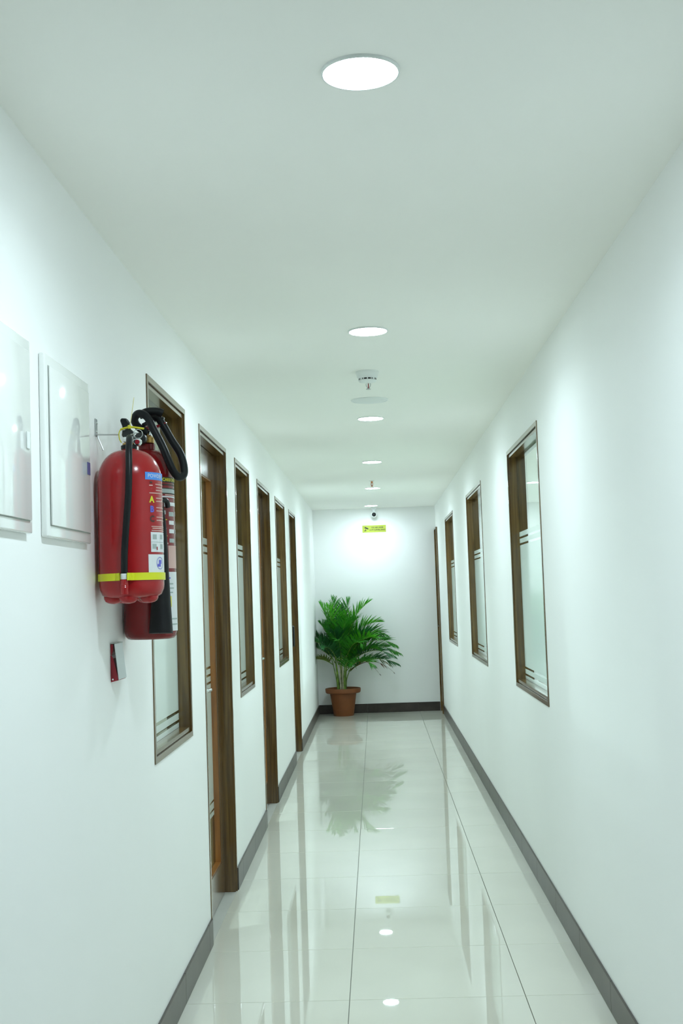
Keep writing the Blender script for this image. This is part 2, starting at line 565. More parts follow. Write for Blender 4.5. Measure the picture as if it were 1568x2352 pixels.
wl = ['tall narrow brown framed window half hidden behind the fire extinguishers',
      'tall narrow brown framed frosted window between the two glazed doors',
      'tall narrow brown framed frosted window between second and third door']
wr = ['wide brown framed frosted window furthest from the end wall, facing the glazed doors',
      'wide brown framed frosted window in the middle of the right wall',
      'wide brown framed frosted window next to the narrow end door']
for i, (a, b) in enumerate(WIN_L):
    window(i + 1, XL, -1, a, b, wl[i])
for i, (a, b) in enumerate(WIN_R):
    window(i + 4, XR, 1, a, b, wr[i])

def door(n, x, s, a, b, label, proud=0.004, glazed=True, handle='lever'):
    root = struct_empty('door_%d' % n, label, 'door', (x, a, 0))
    o = (x, a, 0)
    X = lambda d: x + s * d
    make_frame(root, x, s, a, b, 0.0, TOP, False, proud=proud, depth=0.098)
    y0, y1, z0, z1 = a + FW + .003, b - FW - .003, .006, TOP - FW - .003
    d0, d1 = .051, .091
    if glazed:
        st, tr, br = .105, .125, .155
        MB(o).box((X(d0), y0, z0), (X(d1), y0 + st, z1)).build('stile', 'wood_leaf', root, bevel=.001, seg=1)
        MB(o).box((X(d0), y1 - st, z0), (X(d1), y1, z1)).build('stile', 'wood_leaf', root, bevel=.001, seg=1)
        MB(o).box((X(d0), y0 + st, z1 - tr), (X(d1), y1 - st, z1)).build('top_rail', 'wood_leaf', root)
        MB(o).box((X(d0), y0 + st, z0), (X(d1), y1 - st, z0 + br)).build('bottom_rail', 'wood_leaf', root)
        g0, g1, h0, h1 = y0 + st, y1 - st, z0 + br, z1 - tr
        e = .006
        bd = MB(o)
        for q0, q1, r0_, r1_ in ((g0, g0 + e, h0, h1), (g1 - e, g1, h0, h1), (g0 + e, g1 - e, h0, h0 + e), (g0 + e, g1 - e, h1 - e, h1)):
            bd.box((X(d0 + .004), q0, r0_), (X(.080), q1, r1_))
        bd.build('glazing_bead', 'bead', root)
        pane = MB(o).box((X(.081), g0, h0), (X(.086), g1, h1)).build('glass_pane', 'glass', root)
        films(pane, x, s, .083, g0, g1, [(.385, .405), (.415, .445), (.455, .990), (1.001, 1.025), (1.036, 1.060), (1.071, 1.593), (1.604, 1.628), (1.639, 1.668)], o)
    else:
        MB(o).box((X(d0), y0, z0), (X(d1), y1, z1)).build('leaf', 'wood_leaf', root, bevel=.001, seg=1)
    hy, hz = y0 + .052, 0.985
    if handle == 'lever':
        MB(o).box((X(d0), hy - .019, hz - .09), (X(d0 - .006), hy + .019, hz + .09)).build('handle_plate', 'chrome', root, bevel=.002)
        MB(o).tube(smooth_path([(X(d0 - .005), hy, hz + .02), (X(.012), hy, hz + .02), (X(.006), hy + .012, hz + .02), (X(.006), hy + .10, hz + .016)], 5), .0085, 10).build('lever', 'chrome', root, smooth=50)
        MB(o).lathe([(.012, 0), (.012, .012), (.008, .013)], 16, (X(d0 - .018 if s < 0 else d0 - .006), hy, hz - .04), 'x').build('lock_cylinder', 'black', root, smooth=40)
    elif handle == 'pull':
        MB(o).box((X(d0), hy - .014, hz - .06), (X(d0 - .006), hy + .014, hz + .17)).build('handle_plate', 'black', root, bevel=.002)
        MB(o).tube(smooth_path([(X(d0 - .005), hy, hz - .02), (X(.0), hy, hz - .02), (X(-.006), hy, hz + .0), (X(-.006), hy, hz + .12), (X(.0), hy, hz + .14), (X(d0 - .005), hy, hz + .14)], 5), .009, 10).build('pull_handle', 'black', root, smooth=50)
    else:
        MB(o).lathe([(.008, 0), (.008, .05), (.017, .056), (.017, .070), (.010, .076)], 16, (X(d0 - .076), hy, hz), 'x').build('knob', 'chrome', root, smooth=40)
    return root

door(1, XL, -1, *DOOR_L[0], 'brown framed glazed door nearest the fire extinguishers', handle='lever')
door(2, XL, -1, *DOOR_L[1], 'brown framed glazed door between the two narrow frosted windows', handle='lever')
door(3, XL, -1, *DOOR_L[2], 'brown framed door with black pull handle nearest the potted palm', handle='pull')
door(4, XR, 1, *DOOR_R, 'narrow brown framed door in the corner beside the end wall', proud=0.02, glazed=False, handle='knob')

# ------------------------------------------------------------------ ceiling fittings
def lamp_unit(name, x, y, label, mat, group, watts=0):
    t = thing(name, label, 'ceiling light', (x, y, H), group)
    MB().lathe([(.070, 0), (.0755, 0), (.0755, -.004), (.0745, -.0058), (.0715, -.0062), (.070, -.0050), (.070, 0)], 48, cap=False).build('trim_ring', 'plastic', t, smooth=35)
    MB().lathe([(.0695, -.0005), (.0695, -.0040), (.050, -.0050), (.004, -.0055)], 48).build('diffuser', mat, t, smooth=40)
    if watts:
        li = bpy.data.lights.new('downlight_beam', 'AREA')
        li.shape = 'DISK'
        li.size = 0.134
        li.energy = watts
        li.spread = R(155)
        li.color = LAMP_COL
        lo = bpy.data.objects.new('downlight_beam', li)
        COL.objects.link(lo)
        lo.parent = t
        lo.location = (0, 0, -.0062)
    return t

ll = {1: 'round lit downlight in the ceiling over the white electrical panels',
      2: 'round lit downlight in the ceiling just before the smoke detector',
      3: 'round lit downlight in the ceiling first after the round speaker',
      4: 'round lit downlight in the ceiling just before the copper sprinkler',
      5: 'round lit downlight in the ceiling just past the copper sprinkler',
      6: 'round lit downlight in the ceiling next to the dome camera'}
for k in range(1, 7):
    lamp_unit('downlight', -0.02 if k == 6 else 0.006, 2.2973 * k - 0.0837 + (0.02 if k == 1 else 0), ll[k], 'lamp', 'corridor downlights', LAMP_W * (0.4 if k == 6 else 1))
for x, y in ((1.9, 4.6), (1.62, 10.9), (2.15, 13.1), (2.2, 7.6), (2.2, 1.0)):  # two follow lights visible in the glass, the others are added to light the room
    lamp_unit('room_fill_light', x, y, 'round lit downlight, some of these added, of the room behind the right windows', 'lamp_room_r', 'hall downlights', ROOM_R)
for x, y in ((-2.0, 4.4), (-2.0, 7.3), (-2.0, 10.0), (-2.0, 12.8)):  # unseen lights added to brighten the left rooms through the glass
    lamp_unit('room_fill_light', x, y, 'added round light brightening the rooms behind the left glazing', 'lamp_added_l', 'added office lights', ROOM_L)

t = thing('smoke_detector', 'white round smoke detector with dark vent slots on the ceiling', 'smoke detector', (-0.003, 5.36, H))
MB().lathe([(.052, 0), (.052, -.008), (.049, -.012), (.046, -.026), (.040, -.030), (.040, -.031)], 40).build('base', 'plastic', t, smooth=35)
MB().lathe([(.039, -.031), (.039, -.040), (.041, -.0405), (.041, -.043), (.036, -.047), (.010, -.049)], 40).build('chamber', 'plastic', t, smooth=35)
for k in range(4):
    for da, hw in ((-32, 3.2), (-13, 9.5), (13, 9.5), (32, 3.2)):
        ang = R(-90 + 90 * k + da)
        v, f = [], []
        for i in range(5):
            aa = ang + R(hw) * (2 * i / 4 - 1)
            v += [(.0396 * math.cos(aa), .0396 * math.sin(aa), -.0325), (.0396 * math.cos(aa), .0396 * math.sin(aa), -.0392)]
        f = [(2 * i, 2 * i + 2, 2 * i + 3, 2 * i + 1) for i in range(4)]
        MB().add(v, f).build('vent_slot', 'black', t, fix=False)

def sprinkler(y, label, mat, k=1.0, esc=True):
    t = thing('fire_sprinkler', label, 'sprinkler', (0.0, y, H))
    if esc:
        MB().lathe([(.024, 0), (.024, -.002), (.014, -.006)], 24).build('escutcheon', 'plastic', t, smooth=40)
    MB().lathe([(.009, -.005), (.009, -.020), (.0075, -.021)], 16).build('thread_body', mat, t, smooth=40)
    z0, z1 = -.020, -.052 * k
    for s in (-1, 1):
        MB().tube(smooth_path([(s * .006, 0, z0), (s * .010, 0, (z0 * .6 + z1 * .4)), (s * .003, 0, z1 + .003)], 4), .0022, 8).build('frame_arm', mat, t, smooth=60)
    MB().tube([(0, 0, z0), (0, 0, z1 + .004)], .0024, 8).build('bulb', 'red_plastic', t, smooth=60)
    MB().lathe([(.003, z1 + .004), (.0115, z1), (.0115, z1 - .0016), (.002, z1 - .002)], 20).build('deflector', mat, t, smooth=40)
sprinkler(5.52, 'small steel pendent fire sprinkler just behind the smoke detector', 'steel', 1.0)
sprinkler(10.66, 'small copper pendent fire sprinkler between two far downlights', 'copper', 1.0)

t = thing('ceiling_speaker', 'flat round white ceiling speaker between smoke detector and downlight', 'speaker', (0.004, 6.16, H))
MB().lathe([(.086, 0), (.096, 0), (.096, -.003), (.092, -.006), (.086, -.006), (.086, 0)], 48, cap=False).build('rim', 'plastic', t, smooth=35)
MB().lathe([(.0855, -.0005), (.0855, -.005), (.07, -.010), (.03, -.014), (.003, -.0145)], 48).build('grille', 'plastic', t, smooth=40)

t = thing('security_camera', 'small white ceiling camera with black lens above the yellow sign', 'camera', (0.011, 14.07, H))
MB().lathe([(.030, 0), (.030, -.014), (.024, -.020), (.016, -.022), (.014, -.050)], 28).build('mount', 'plastic', t, smooth=40)
MB().lathe([(.004, -.038), (.018, -.035), (.030, -.024), (.036, -.008), (.036, .010), (.030, .024), (.018, .034), (.004, .037)], 28, (0, 0, -.083), 'y').build('housing', 'plastic', t, smooth=50)
MB().lathe([(.004, -.041), (.015, -.0405), (.022, -.037), (.0235, -.031), (.0235, -.018)], 28, (0, 0, -.083), 'y').build('lens', 'horn', t, smooth=50)

# ------------------------------------------------------------------ yellow sign on end wall
def text_mesh(body, size, align='CENTER', bold=0.0):
    cu = bpy.data.curves.new('lettering', 'FONT')
    cu.body = body
    cu.size = size
    cu.align_x = align
    cu.align_y = 'CENTER'
    cu.offset = bold
    cu.resolution_u = 2
    o = bpy.data.objects.new('tmp', cu)
    COL.objects.link(o)
    dg = bpy.context.evaluated_depsgraph_get()
    me = bpy.data.meshes.new_from_object(o.evaluated_get(dg))
    v = [p.co.copy() for p in me.vertices]
    f = [tuple(p.vertices) for p in me.polygons]
    bpy.data.objects.remove(o)
    bpy.data.curves.remove(cu)
    bpy.data.meshes.remove(me)
    return v, f

sw, sh = 0.276, 0.083
sg = thing('surveillance_sign', 'yellow CCTV warning sign on the white end wall', 'sign', (0.008, LEN, 2.132))
MB().box((-sw / 2, -.004, -sh / 2), (sw / 2, -.0003, sh / 2)).build('sign_board', 'sign_yellow', sg, bevel=.001, seg=1)
def flat_text(body, size, x, z, wmax, parent, mat, d, bold=0.0):
    v, f = text_mesh(body, size, 'CENTER', bold)
    w_ = max(p.x for p in v) - min(p.x for p in v)
    k = wmax / w_
    link('lettering', mesh('lettering', [(x + p.x * k, d, z + p.y) for p in v], f), mat, parent)
flat_text('YOU ARE UNDER', .024, .037, .013, .142, sg, 'ink', -.0044, .0006)
flat_text('CCTV SURVEILLANCE', .024, .037, -.014, .186, sg, 'ink', -.0044, .0006)
ic = MB()
def quad2(mb, c, wx, wz, a, d=-.0044):
    ca, sa = math.cos(a), math.sin(a)
    mb.add([(c[0] + x * ca - z * sa, d, c[1] + x * sa + z * ca) for x, z in ((-wx, -wz), (wx, -wz), (wx, wz), (-wx, wz))], [(0, 1, 2, 3)])
quad2(ic, (-.092, .010), .020, .008, R(-24))
quad2(ic, (-.071, .000), .005, .005, R(-24))
quad2(ic, (-.100, -.012), .004, .010, 0)
quad2(ic, (-.106, -.021), .013, .0035, 0)
ic.build('camera_icon', 'ink', sg, fix=False)

# ------------------------------------------------------------------ white electrical panels
def panel(y0, y1, label, sticker):
    z0, z1 = 1.531, 1.929
    t = thing('electrical_panel', label, 'panel', (XL, (y0 + y1) / 2, z0))
    o = (XL, (y0 + y1) / 2, z0)
    MB(o).box((XL + .0005, y0, z0), (XL + .014, y1, z1)).build('cover_frame', 'panel', t, bevel=.004, seg=3, smooth=35)
    MB(o).box((XL + .0142, y0 + .024, z0 + .024), (XL + .0146, y1 - .018, z1 - .024)).build('door_gap', 'panel_edge', t)
    d = MB(o).box((XL + .0148, y0 + .026, z0 + .026), (XL + .0195, y1 - .020, z1 - .026)).build('door', 'panel', t, bevel=.002, seg=2, smooth=35)
    if sticker:
        MB(o).box((XL + .0197, y1 - .052, 1.698), (XL + .0212, y1 - .026, 1.728)).build('latch_sticker', 'sticker', d)
    else:
        MB(o).box((XL + .0197, y1 - .056, 1.70), (XL + .0222, y1 - .036, 1.735)).build('latch', 'plastic', d, bevel=.001)
panel(2.555, 2.955, 'square glossy white electrical panel with small blue sticker beside the extinguisher', True)
panel(2.045, 2.445, 'square glossy white electrical panel without sticker, left of the blue-stickered panel', False)

# ------------------------------------------------------------------ red call point
cp = thing('fire_call_point', 'small red wedge-shaped call point on the wall under the extinguishers', 'call point', (XL, 3.20, 1.176))
MB().prism([(.0008, .0), (.0205, .004), (.0195, .012), (.0075, .062), (.0035, .070), (.0008, .070)], 0.002, 0.094, lambda p, q: (p[0], q, p[1])).build('lower_box', 'red_plastic', cp)
MB().prism([(.0008, .071), (.0035, .071), (.0065, .080), (.0080, .099), (.0008, .099)], 0.004, 0.094, lambda p, q: (p[0], q, p[1])).build('back_plate', 'red_plastic', cp)
MB().prism([(.0212, .006), (.0225, .006), (.0130, .100), (.0115, .100)], 0.0, 0.098, lambda p, q: (p[0], q, p[1])).build('front_cover', 'cover', cp)
MB().box((.0008, 0, .1005), (.0135, .098, .1025)).build('top_lip', 'panel_edge', cp)
MB().lathe([(.0022, -.002), (.0022, 0)], 12, (.006, .002, .007), 'y').build('screw', 'chrome', cp)

# ------------------------------------------------------------------ fire extinguishers
def cyl_patch(mb, r, p0, p1, z0, z1, n=10):
    """rectangle bent round a cylinder between angles p0..p1 (degrees, 0 = +x)"""
    v, f = [], []
    for i in range(n + 1):
        a = R(p0 + (p1 - p0) * i / n)
        v += [(r * math.cos(a), r * math.sin(a), z0), (r * math.cos(a), r * math.sin(a), z1)]
    f = [(2 * i, 2 * i + 2, 2 * i + 3, 2 * i + 1) for i in range(n)]
    mb.add(v, f)
    return mb

def cyl_text(body, size, r, phi, z, parent, mat, name='lettering', align='CENTER', bold=0.0):
    v, f = text_mesh(body, size, align, bold)
    pts = []
    for p in v:
        a = R(phi) + p.x / r
        pts.append((r * math.cos(a), r * math.sin(a), z + p.y))
    return link(name, mesh(name, pts, f), mat, parent)

# --- powder extinguisher (local origin: axis, z = 0 at the underside of the body)
AX, AY, AZ, AR = -0.6185, 3.070, 1.392, 0.0815
ex = thing('fire_extinguisher', 'large red powder extinguisher with ABC label and yellow strap', 'extinguisher', (AX, AY, AZ), 'fire extinguishers on the left wall')
Zl = lambda z: z - AZ
prof = [(.010, .006), (.050, .004), (.066, .006), (.0745, .012), (AR - .001, .026), (AR, .036), (AR, .30)]
for k in range(1, 11):
    a = R(90 * k / 10)
    prof.append((.020 + (AR - .020) * math.cos(a), .300 + .081 * math.sin(a)))
prof.append((.018, .386))
body = MB().lathe(prof, 56).build('body', 'red', ex, smooth=45)
for k in range(5):                               # rounded feet under the base
    a = R(-90 + 72 * k)
    c = (.047 * math.cos(a), .047 * math.sin(a), .0085)
    MB().lathe([(.0245, .0), (.0240, -.006), (.021, -.012), (.015, -.0165), (.007, -.0185), (.001, -.019)], 20, c).build('base_foot', 'red', ex, smooth=50)
MB().lathe([(.0185, .383), (.0205, .384), (.0205, .393), (.017, .395)], 24).build('neck_collar', 'rubber', ex, smooth=40)
MB().lathe([(.0145, .394), (.0165, .395), (.0165, .399), (.0125, .400)], 24).build('brass_ring', 'brass', ex, smooth=40)
MB().box((-.011, -.024, .400), (.011, .016, .414)).build('valve_body', 'chrome', ex, bevel=.003, smooth=40)
MB().prism([(-.012, .412), (-.016, .420), (-.014, .432), (.006, .436), (.014, .428), (.012, .412)], -.012, .012, lambda p, q: (p[0], q, p[1])).build('carry_handle', 'black', ex, bevel=.002)
MB().prism([(-.012, .436), (-.020, .458), (-.017, .464), (-.003, .463), (.004, .452), (.005, .437)], -.011, .011, lambda p, q: (p[0], q, p[1])).build('squeeze_lever', 'rubber', ex, bevel=.003)
ring = [(.027 + .0115 * math.cos(R(20 * k)), -.014, .421 + .0115 * math.sin(R(20 * k))) for k in range(19)]
MB().tube(ring, .0010, 6, cap=False).build('pin_ring', 'chrome', ex, smooth=60)
MB().tube([(.008, -.014, .420), (.0165, -.014, .421)], .0018, 8).build('safety_pin', 'chrome', ex, smooth=60)
MB().lathe([(.002, -.006), (.0095, -.0055), (.0105, -.002), (.0105, .003), (.002, .004)], 20, (.024, -.006, .401), 'y').build('pressure_gauge', 'chrome', ex, smooth=40)
MB().lathe([(.0060, -.0005), (.0060, 0)], 16, (.024, -.0123, .401), 'y').build('gauge_face', 'red_plastic', ex)
# hose: out of the valve, down the side facing the panels, held by the yellow strap
hp = lambda ang, r, z: (r * math.cos(R(ang)), r * math.sin(R(ang)), z)
hose = smooth_path([(.006, -.020, .407), (.009, -.036, .409), (.0125, -.056, .400), (.0145, -.076, .372), (.0165, AR * -1.0 - .008, .320),
                    (.0145, -AR - .0115, .262), (.008, -AR - .0115, .190), (.002, -AR - .0115, .120), (.000, -AR - .0115, .062)], 8)
MB().tube(hose, .0085, 14).build('hose', 'rubber', ex, smooth=60)
MB().lathe([(.0100, .0), (.0105, .002), (.0105, .011), (.0095, .014)], 18, (.000, -AR - .0115, .050)).build('hose_ferrule', 'print_white', ex, smooth=40)
MB().lathe([(.0095, 0), (.0100, .006), (.0090, .009), (.0098, .012), (.0090, .015), (.0098, .018), (.0088, .021), (.0092, .034), (.0085, .036)][::-1] and
           [(.0088, -.036), (.0095, -.034), (.0095, -.022), (.0102, -.020), (.0094, -.018), (.0102, -.016), (.0094, -.014), (.0102, -.012), (.0094, -.010), (.0100, 0)],
           18, (.000, -AR - .0115, .0495)).build('nozzle', 'red', ex, smooth=40)
# yellow strap: ring round body that bulges over the hose
outer, zc, hb = [], .0565, .0092
st_pts = []
for k in range(97):
    a = -90 + 15.5 + (360 - 31) * k / 96
    st_pts.append((math.cos(R(a)) * (AR + .0016), math.sin(R(a)) * (AR + .0016)))
loop = []
for k in range(15):
    a = R(180 + 180 * k / 14)
    loop.append((.0135 * math.cos(a), -AR - .0115 + .0145 * math.sin(a)))
st = st_pts + [(-.020, -AR - .004), (-.0145, -AR - .006)] + loop + [(.0145, -AR - .006), (.020, -AR - .004)]
v, f = [], []
n = len(st)
for i, p in enumerate(st):
    q, r_ = st[(i + 1) % n], st[i - 1]
    tx, ty = q[0] - r_[0], q[1] - r_[1]
    l_ = math.hypot(tx, ty) or 1
    nx_, ny_ = ty / l_, -tx / l_
    for dz in (-hb, hb):
        v.append((p[0], p[1], zc + dz))
        v.append((p[0] + nx_ * .0016, p[1] + ny_ * .0016, zc + dz))
for i in range(n):
    j = (i + 1) % n
    a, b = 4 * i, 4 * j
    f += [(a, b, b + 2, a + 2), (a + 1, a + 3, b + 3, b + 1), (a, a + 1, b + 1, b), (a + 2, b + 2, b + 3, a + 3)]
# leave the front of the hose loop open: the ferrule shows there
lo_i, hi_i = len(st_pts) + 2 + 4, len(st_pts) + 2 + 10
f = [q for i in range(n) for q in f[4 * i:4 * i + 4] if not (lo_i <= i < hi_i)]
MB().add(v, f).build('yellow_strap', 'yellow', ex, fix=True)
# printed label, facing the corridor
lr = AR + .0006
def patch(p0, p1, z0, z1, mat, name='label_print', r=lr):
    return cyl_patch(MB(), r, p0, p1, Zl(z0), Zl(z1)).build(name, mat, body, fix=False)
patch(-51, 40, 1.691, 1.710, 'print_blue', 'label_band')
cyl_text('POWDER', .0135, lr + .0004, -46, Zl(1.7005), body, 'print_white', align='LEFT')
for ch, z, mt in (('A', 1.6405, 'print_yellow'), ('B', 1.616, 'print_violet'), ('C', 1.5915, 'print_dark')):
    cyl_text(ch, .0215, lr + .0004, -38, Zl(z), body, mt, bold=.0010)
patch(-43, -35, 1.6755, 1.678, 'print_pale')
patch(-41.5, -36, 1.682, 1.6865, 'print_dark')
for k, (a, b, z) in enumerate(((-43, 30, 1.6575), (-28, 30, 1.680), (-26, 30, 1.672), (-27, 20, 1.665), (-27, 30, 1.645), (-27, 12, 1.637), (-27, 30, 1.621),
                               (-27, 16, 1.613), (-27, 30, 1.597), (-27, 10, 1.589), (-40, 30, 1.573), (-38, 22, 1.5685), (-40, 30, 1.563))):
    patch(a, b, z - .0011, z + .0011, 'print_pale')
patch(-42, 40, 1.509, 1.559, 'print_white', 'pictogram_panel')
for a, z in ((-33, 1.546), (-12, 1.546), (10, 1.546), (-34, 1.522), (-12, 1.522), (10, 1.522)):
    patch(a - 5, a + 5, z - .005, z + .007, 'print_grey', r=lr + .0004)
patch(-42, 40, 1.5335, 1.5345, 'print_grey', r=lr + .0004)
patch(-29, -26, 1.514, 1.522, 'red_plastic', r=lr + .0006)
patch(-48, 20, 1.457, 1.503, 'print_white', 'service_sticker')
# round violet stamp on the sticker
v, f = [], []
for k in range(24):
    a = R(15 * k)
    for r_ in (.0155, .0140):
        ph = R(-19) + r_ * math.cos(a) / lr
        v.append(((lr + .0005) * math.cos(ph), (lr + .0005) * math.sin(ph), Zl(1.481) + r_ * math.sin(a)))
f = [(2 * k, 2 * ((k + 1) % 24), 2 * ((k + 1) % 24) + 1, 2 * k + 1) for k in range(24)]
link('stamp_ring', mesh('stamp_ring', v, f), 'print_violet', body)
patch(-27, -17, 1.472, 1.479, 'print_violet', r=lr + .0005)
patch(-23, -14, 1.479, 1.489, 'print_violet', r=lr + .0005)
# yellow cable tie round the lever with long thin tail
tie = [(-.018, -.014, .434), (-.010, -.016, .436), (.006, -.017, .439), (.024, -.016, .437), (.042, -.012, .434)]
MB().tube(smooth_path(tie, 5), .0026, 8).build('seal_tie', 'yellow_tie', ex, smooth=60)
MB().lathe([(.0042, -.0045), (.0050, 0), (.0042, .0045)], 12, (.006, -.019, .439)).build('tie_head', 'yellow_tie', ex, smooth=40)
MB().tube(smooth_path([(-.018, -.014, .434), (-.022, -.015, .424), (-.021, -.015, .410), (-.016, -.015, .400)], 5), .0014, 8).build('tie_loop', 'yellow_tie', ex, smooth=60)
MB().tube(smooth_path([(.007, -.018, .441), (.011, -.017, .465), (.015, -.015, .492), (.018, -.013, .516)], 5), [.0011] * 15 + [.0007], 6).build('tie_tail', 'thread', ex, smooth=60)

# --- wall hooks
def hook(y, z, label, reach, drop):
    t = thing('extinguisher_hook', label, 'hook', (XL, y, z))
    MB().box((.0005, -.010, -.024), (.003, .010, .022)).build('hook_plate', 'steel', t, bevel=.001, seg=1)
    for dz in (-.012, .010):
        MB().lathe([(.004, 0), (.0035, .0022), (.001, .003)], 12, (.003, 0, dz), 'x').build('screw', 'chrome', t, smooth=40)
    MB().tube([(.003, -.002, -.019), (reach, -.002, -.021)], .0018, 8).build('hook_arm', 'steel', t, smooth=60)
    MB().tube([(.003, .002, -.020), (reach * .30, .002, -.020 - drop)], .0018, 8).build('hook_strut', 'steel', t, smooth=60)
hook(3.085, 1.838, 'small zinc wall hook holding the large ABC extinguisher', .062, .040)
hook(3.43, 1.888, 'small zinc wall hook above the black-horned extinguisher', .045, .030)

# --- CO2 extinguisher
CX, CY, CZ, CR = -0.6315, 3.385, 1.280, 0.0735
co = thing('fire_extinguisher', 'slimmer red gas extinguisher with black horn and looped hose', 'extinguisher', (CX, CY, CZ), 'fire extinguishers on the left wall')
prof = [(.010, .004), (.055, .0), (.064, .002), (.070, .009), (CR, .024), (CR, .445)]
for k in range(1, 9):
    a = R(90 * k / 9)
    prof.append((.0235 + (CR - .0235) * math.cos(a) ** 0.85, .445 + .085 * math.sin(a)))
prof += [(.0235, .532), (.0235, .5475), (.020, .549)]
cbody = MB().lathe(prof, 48).build('body', 'red_shaded', co, smooth=45)
MB().lathe([(.0195, 0.5494), (.0215, 0.5509), (.0215, 0.5660), (.016, 0.5689), (.016, 0.5790), (.011, 0.5811)], 24).build('valve_body', 'brass', co, smooth=40)
MB().box((-.014, -.014, 0.5696), (.016, .014, 0.5847)).build('valve_block', 'chrome', co, bevel=.003)
MB().lathe([(.004, -.050), (.016, -.048), (.0175, -.040), (.0175, -.028), (.012, -.024), (.010, -.012)], 20, (-.010, 0, 0.5595), 'y').build('valve_knob', 'black', co, smooth=40)
MB().prism([(-.010, 0.5847), (.030, 0.5919), (.056, 0.6034), (.058, 0.6092), (.030, 0.6006), (-.010, 0.5962)], -.009, .009, lambda p, q: (p[0], q, p[1])).build('carry_handle', 'red_shaded', co, bevel=.002)
MB().prism([(-.010, 0.5962), (.020, 0.6092), (.052, 0.6178), (.052, 0.6236), (.014, 0.6193), (-.012, 0.6063)], -.009, .009, lambda p, q: (p[0], q, p[1])).build('squeeze_lever', 'black', co, bevel=.002)
# hose: from the valve, over the top, long drooping loop towards the corridor and back
hs = smooth_path([(.002, -.014, 0.5790), (-.016, -.034, 0.5934), (-.024, -.048, 0.6128), (-.010, -.056, 0.6279), (.014, -.060, 0.6164), (.032, -.062, 0.5804),
                  (.056, -.060, 0.5300), (.080, -.054, 0.4680), (.096, -.040, 0.4480), (.108, -.024, 0.4620), (.098, -.010, 0.5120), (.070, -.002, 0.5588),
                  (.046, .000, 0.6034), (.030, -.010, 0.6265), (.006, -.022, 0.6322), (-.012, -.030, 0.6265)], 7)
MB().tube(hs, .0110, 14).build('hose', 'rubber', co, smooth=60)
MB().tube(smooth_path([(-.012, -.030, 0.6265), (.010, -.034, 0.6351), (.036, -.034, 0.6351), (.052, -.030, 0.6294)], 5), [.0115] * 12 + [.0125] * 4, 12).build('hose_grip', 'horn', co, smooth=60)
# discharge horn hanging in front of the body
hp_ = [(.050, -.080, .365), (.050, -.083, .300), (.048, -.090, .200), (.047, -.0965, .100), (.046, -.102, .018)]
MB().tube(smooth_path(hp_, 5), [.0075 + (.0325 - .0075) * (k / 20) ** .9 for k in range(21)], 24).build('horn', 'horn', co, smooth=40)
MB().tube(smooth_path([(.047, -.082, .363), (.047, -.080, .376), (.056, -.072, .383), (.064, -.064, .378), (.066, -.060, .362)], 5), .0072, 10).build('horn_elbow', 'black', co, smooth=60)
MB().tube(smooth_path([(.047, -.081, .372), (.044, -.078, .400), (.042, -.074, .430)], 5), .0045, 8).build('horn_stem', 'rubber', co, smooth=60)
cr_ = CR + .0006
def cpatch(p0, p1, z0, z1, mat, name='label_print', r=cr_):
    return cyl_patch(MB(), r, p0, p1, z0, z1).build(name, mat, cbody, fix=False)
cpatch(-62, 50, .434, .449, 'ink', 'label_band')
cyl_text('CARBON DIOXIDE', .0125, cr_ + .0004, -6, .4415, cbody, 'print_yellow', bold=.0004)
cpatch(-62, 50, .426, .429, 'ink')
cpatch(-62, 50, .405, .416, 'print_grey', 'label_band')
for z in (.4175, .4035):
    cpatch(-62, 50, z - .0014, z + .0014, 'ink')
cpatch(-52, 40, .3925, .396, 'print_white')
cpatch(-40, 40, .398, .4005, 'print_pale')
for k, (a, b, z, hgt, mt) in enumerate(((-44, -34, .372, .012, 'print_white'), (-30, 30, .374, .010, 'print_white'), (-48, -40, .350, .011, 'print_white'), (-30, -8, .346, .012, 'print_grey'),
        (0, 30, .348, .012, 'print_white'), (-30, -8, .322, .011, 'print_white'), (0, 30, .322, .012, 'print_grey'), (-46, -38, .302, .010, 'print_white'), (-30, -8, .298, .011, 'print_white'),
        (0, 30, .298, .012, 'print_white'), (-30, -10, .272, .011, 'print_grey'), (-48, -36, .330, .002, 'print_yellow'), (-46, -36, .285, .002, 'print_yellow'), (-48, -34, .264, .004, 'print_pale'))):
    cpatch(a, b, z - hgt / 2, z + hgt / 2, mt)
cpatch(-48, -36, .190, .258, 'print_white', 'label_panel')
cpatch(-34, 30, .195, .258, 'print_pale', 'label_panel')
cpatch(-48, 30, .022, .185, 'print_white', 'service_sticker')
for z, a, b, mt in ((.168, -42, -30, 'print_violet'), (.152, -42, -20, 'print_grey'), (.140, -42, -18, 'print_grey'), (.128, -40, -22, 'print_grey'), (.055, -38, 10, 'print_grey'), (.040, -38, 10, 'print_grey')):
    cpatch(a, b, z - .002, z + .002, mt, r=cr_ + .0004)
cpatch(-40, -34, .088, .118, 'red_plastic', r=cr_ + .0004)
cpatch(-34, -28, .088, .118, 'print_yellow', r=cr_ + .0004)

# ------------------------------------------------------------------ potted palm
random.seed(11)
PX, PY = -0.413, 13.935
pp = thing('potted_palm', 'bushy green areca palm in a terracotta pot in the corner', 'potted plant', (PX, PY, 0))
pot = MB().lathe([(.020, .0), (.112, .0), (.114, .004), (.150, .250), (.190, .258), (.200, .268), (.203, .300), (.200, .311), (.186, .312), (.180, .300), (.168, .270), (.150, .268)], 48, cap=True).build('pot', 'terracotta', pp, smooth=35)
for k, z in enumerate((.075,)):
    MB().lathe([(.1248, z - .003), (.1262, z), (.1255, z + .003)], 48, cap=False).build('pot_band', 'terracotta', pot, smooth=35)
MB().lathe([(.172, .270), (.172, .276), (.10, .283), (.02, .286)], 36).build('soil', 'soil', pp, smooth=50)

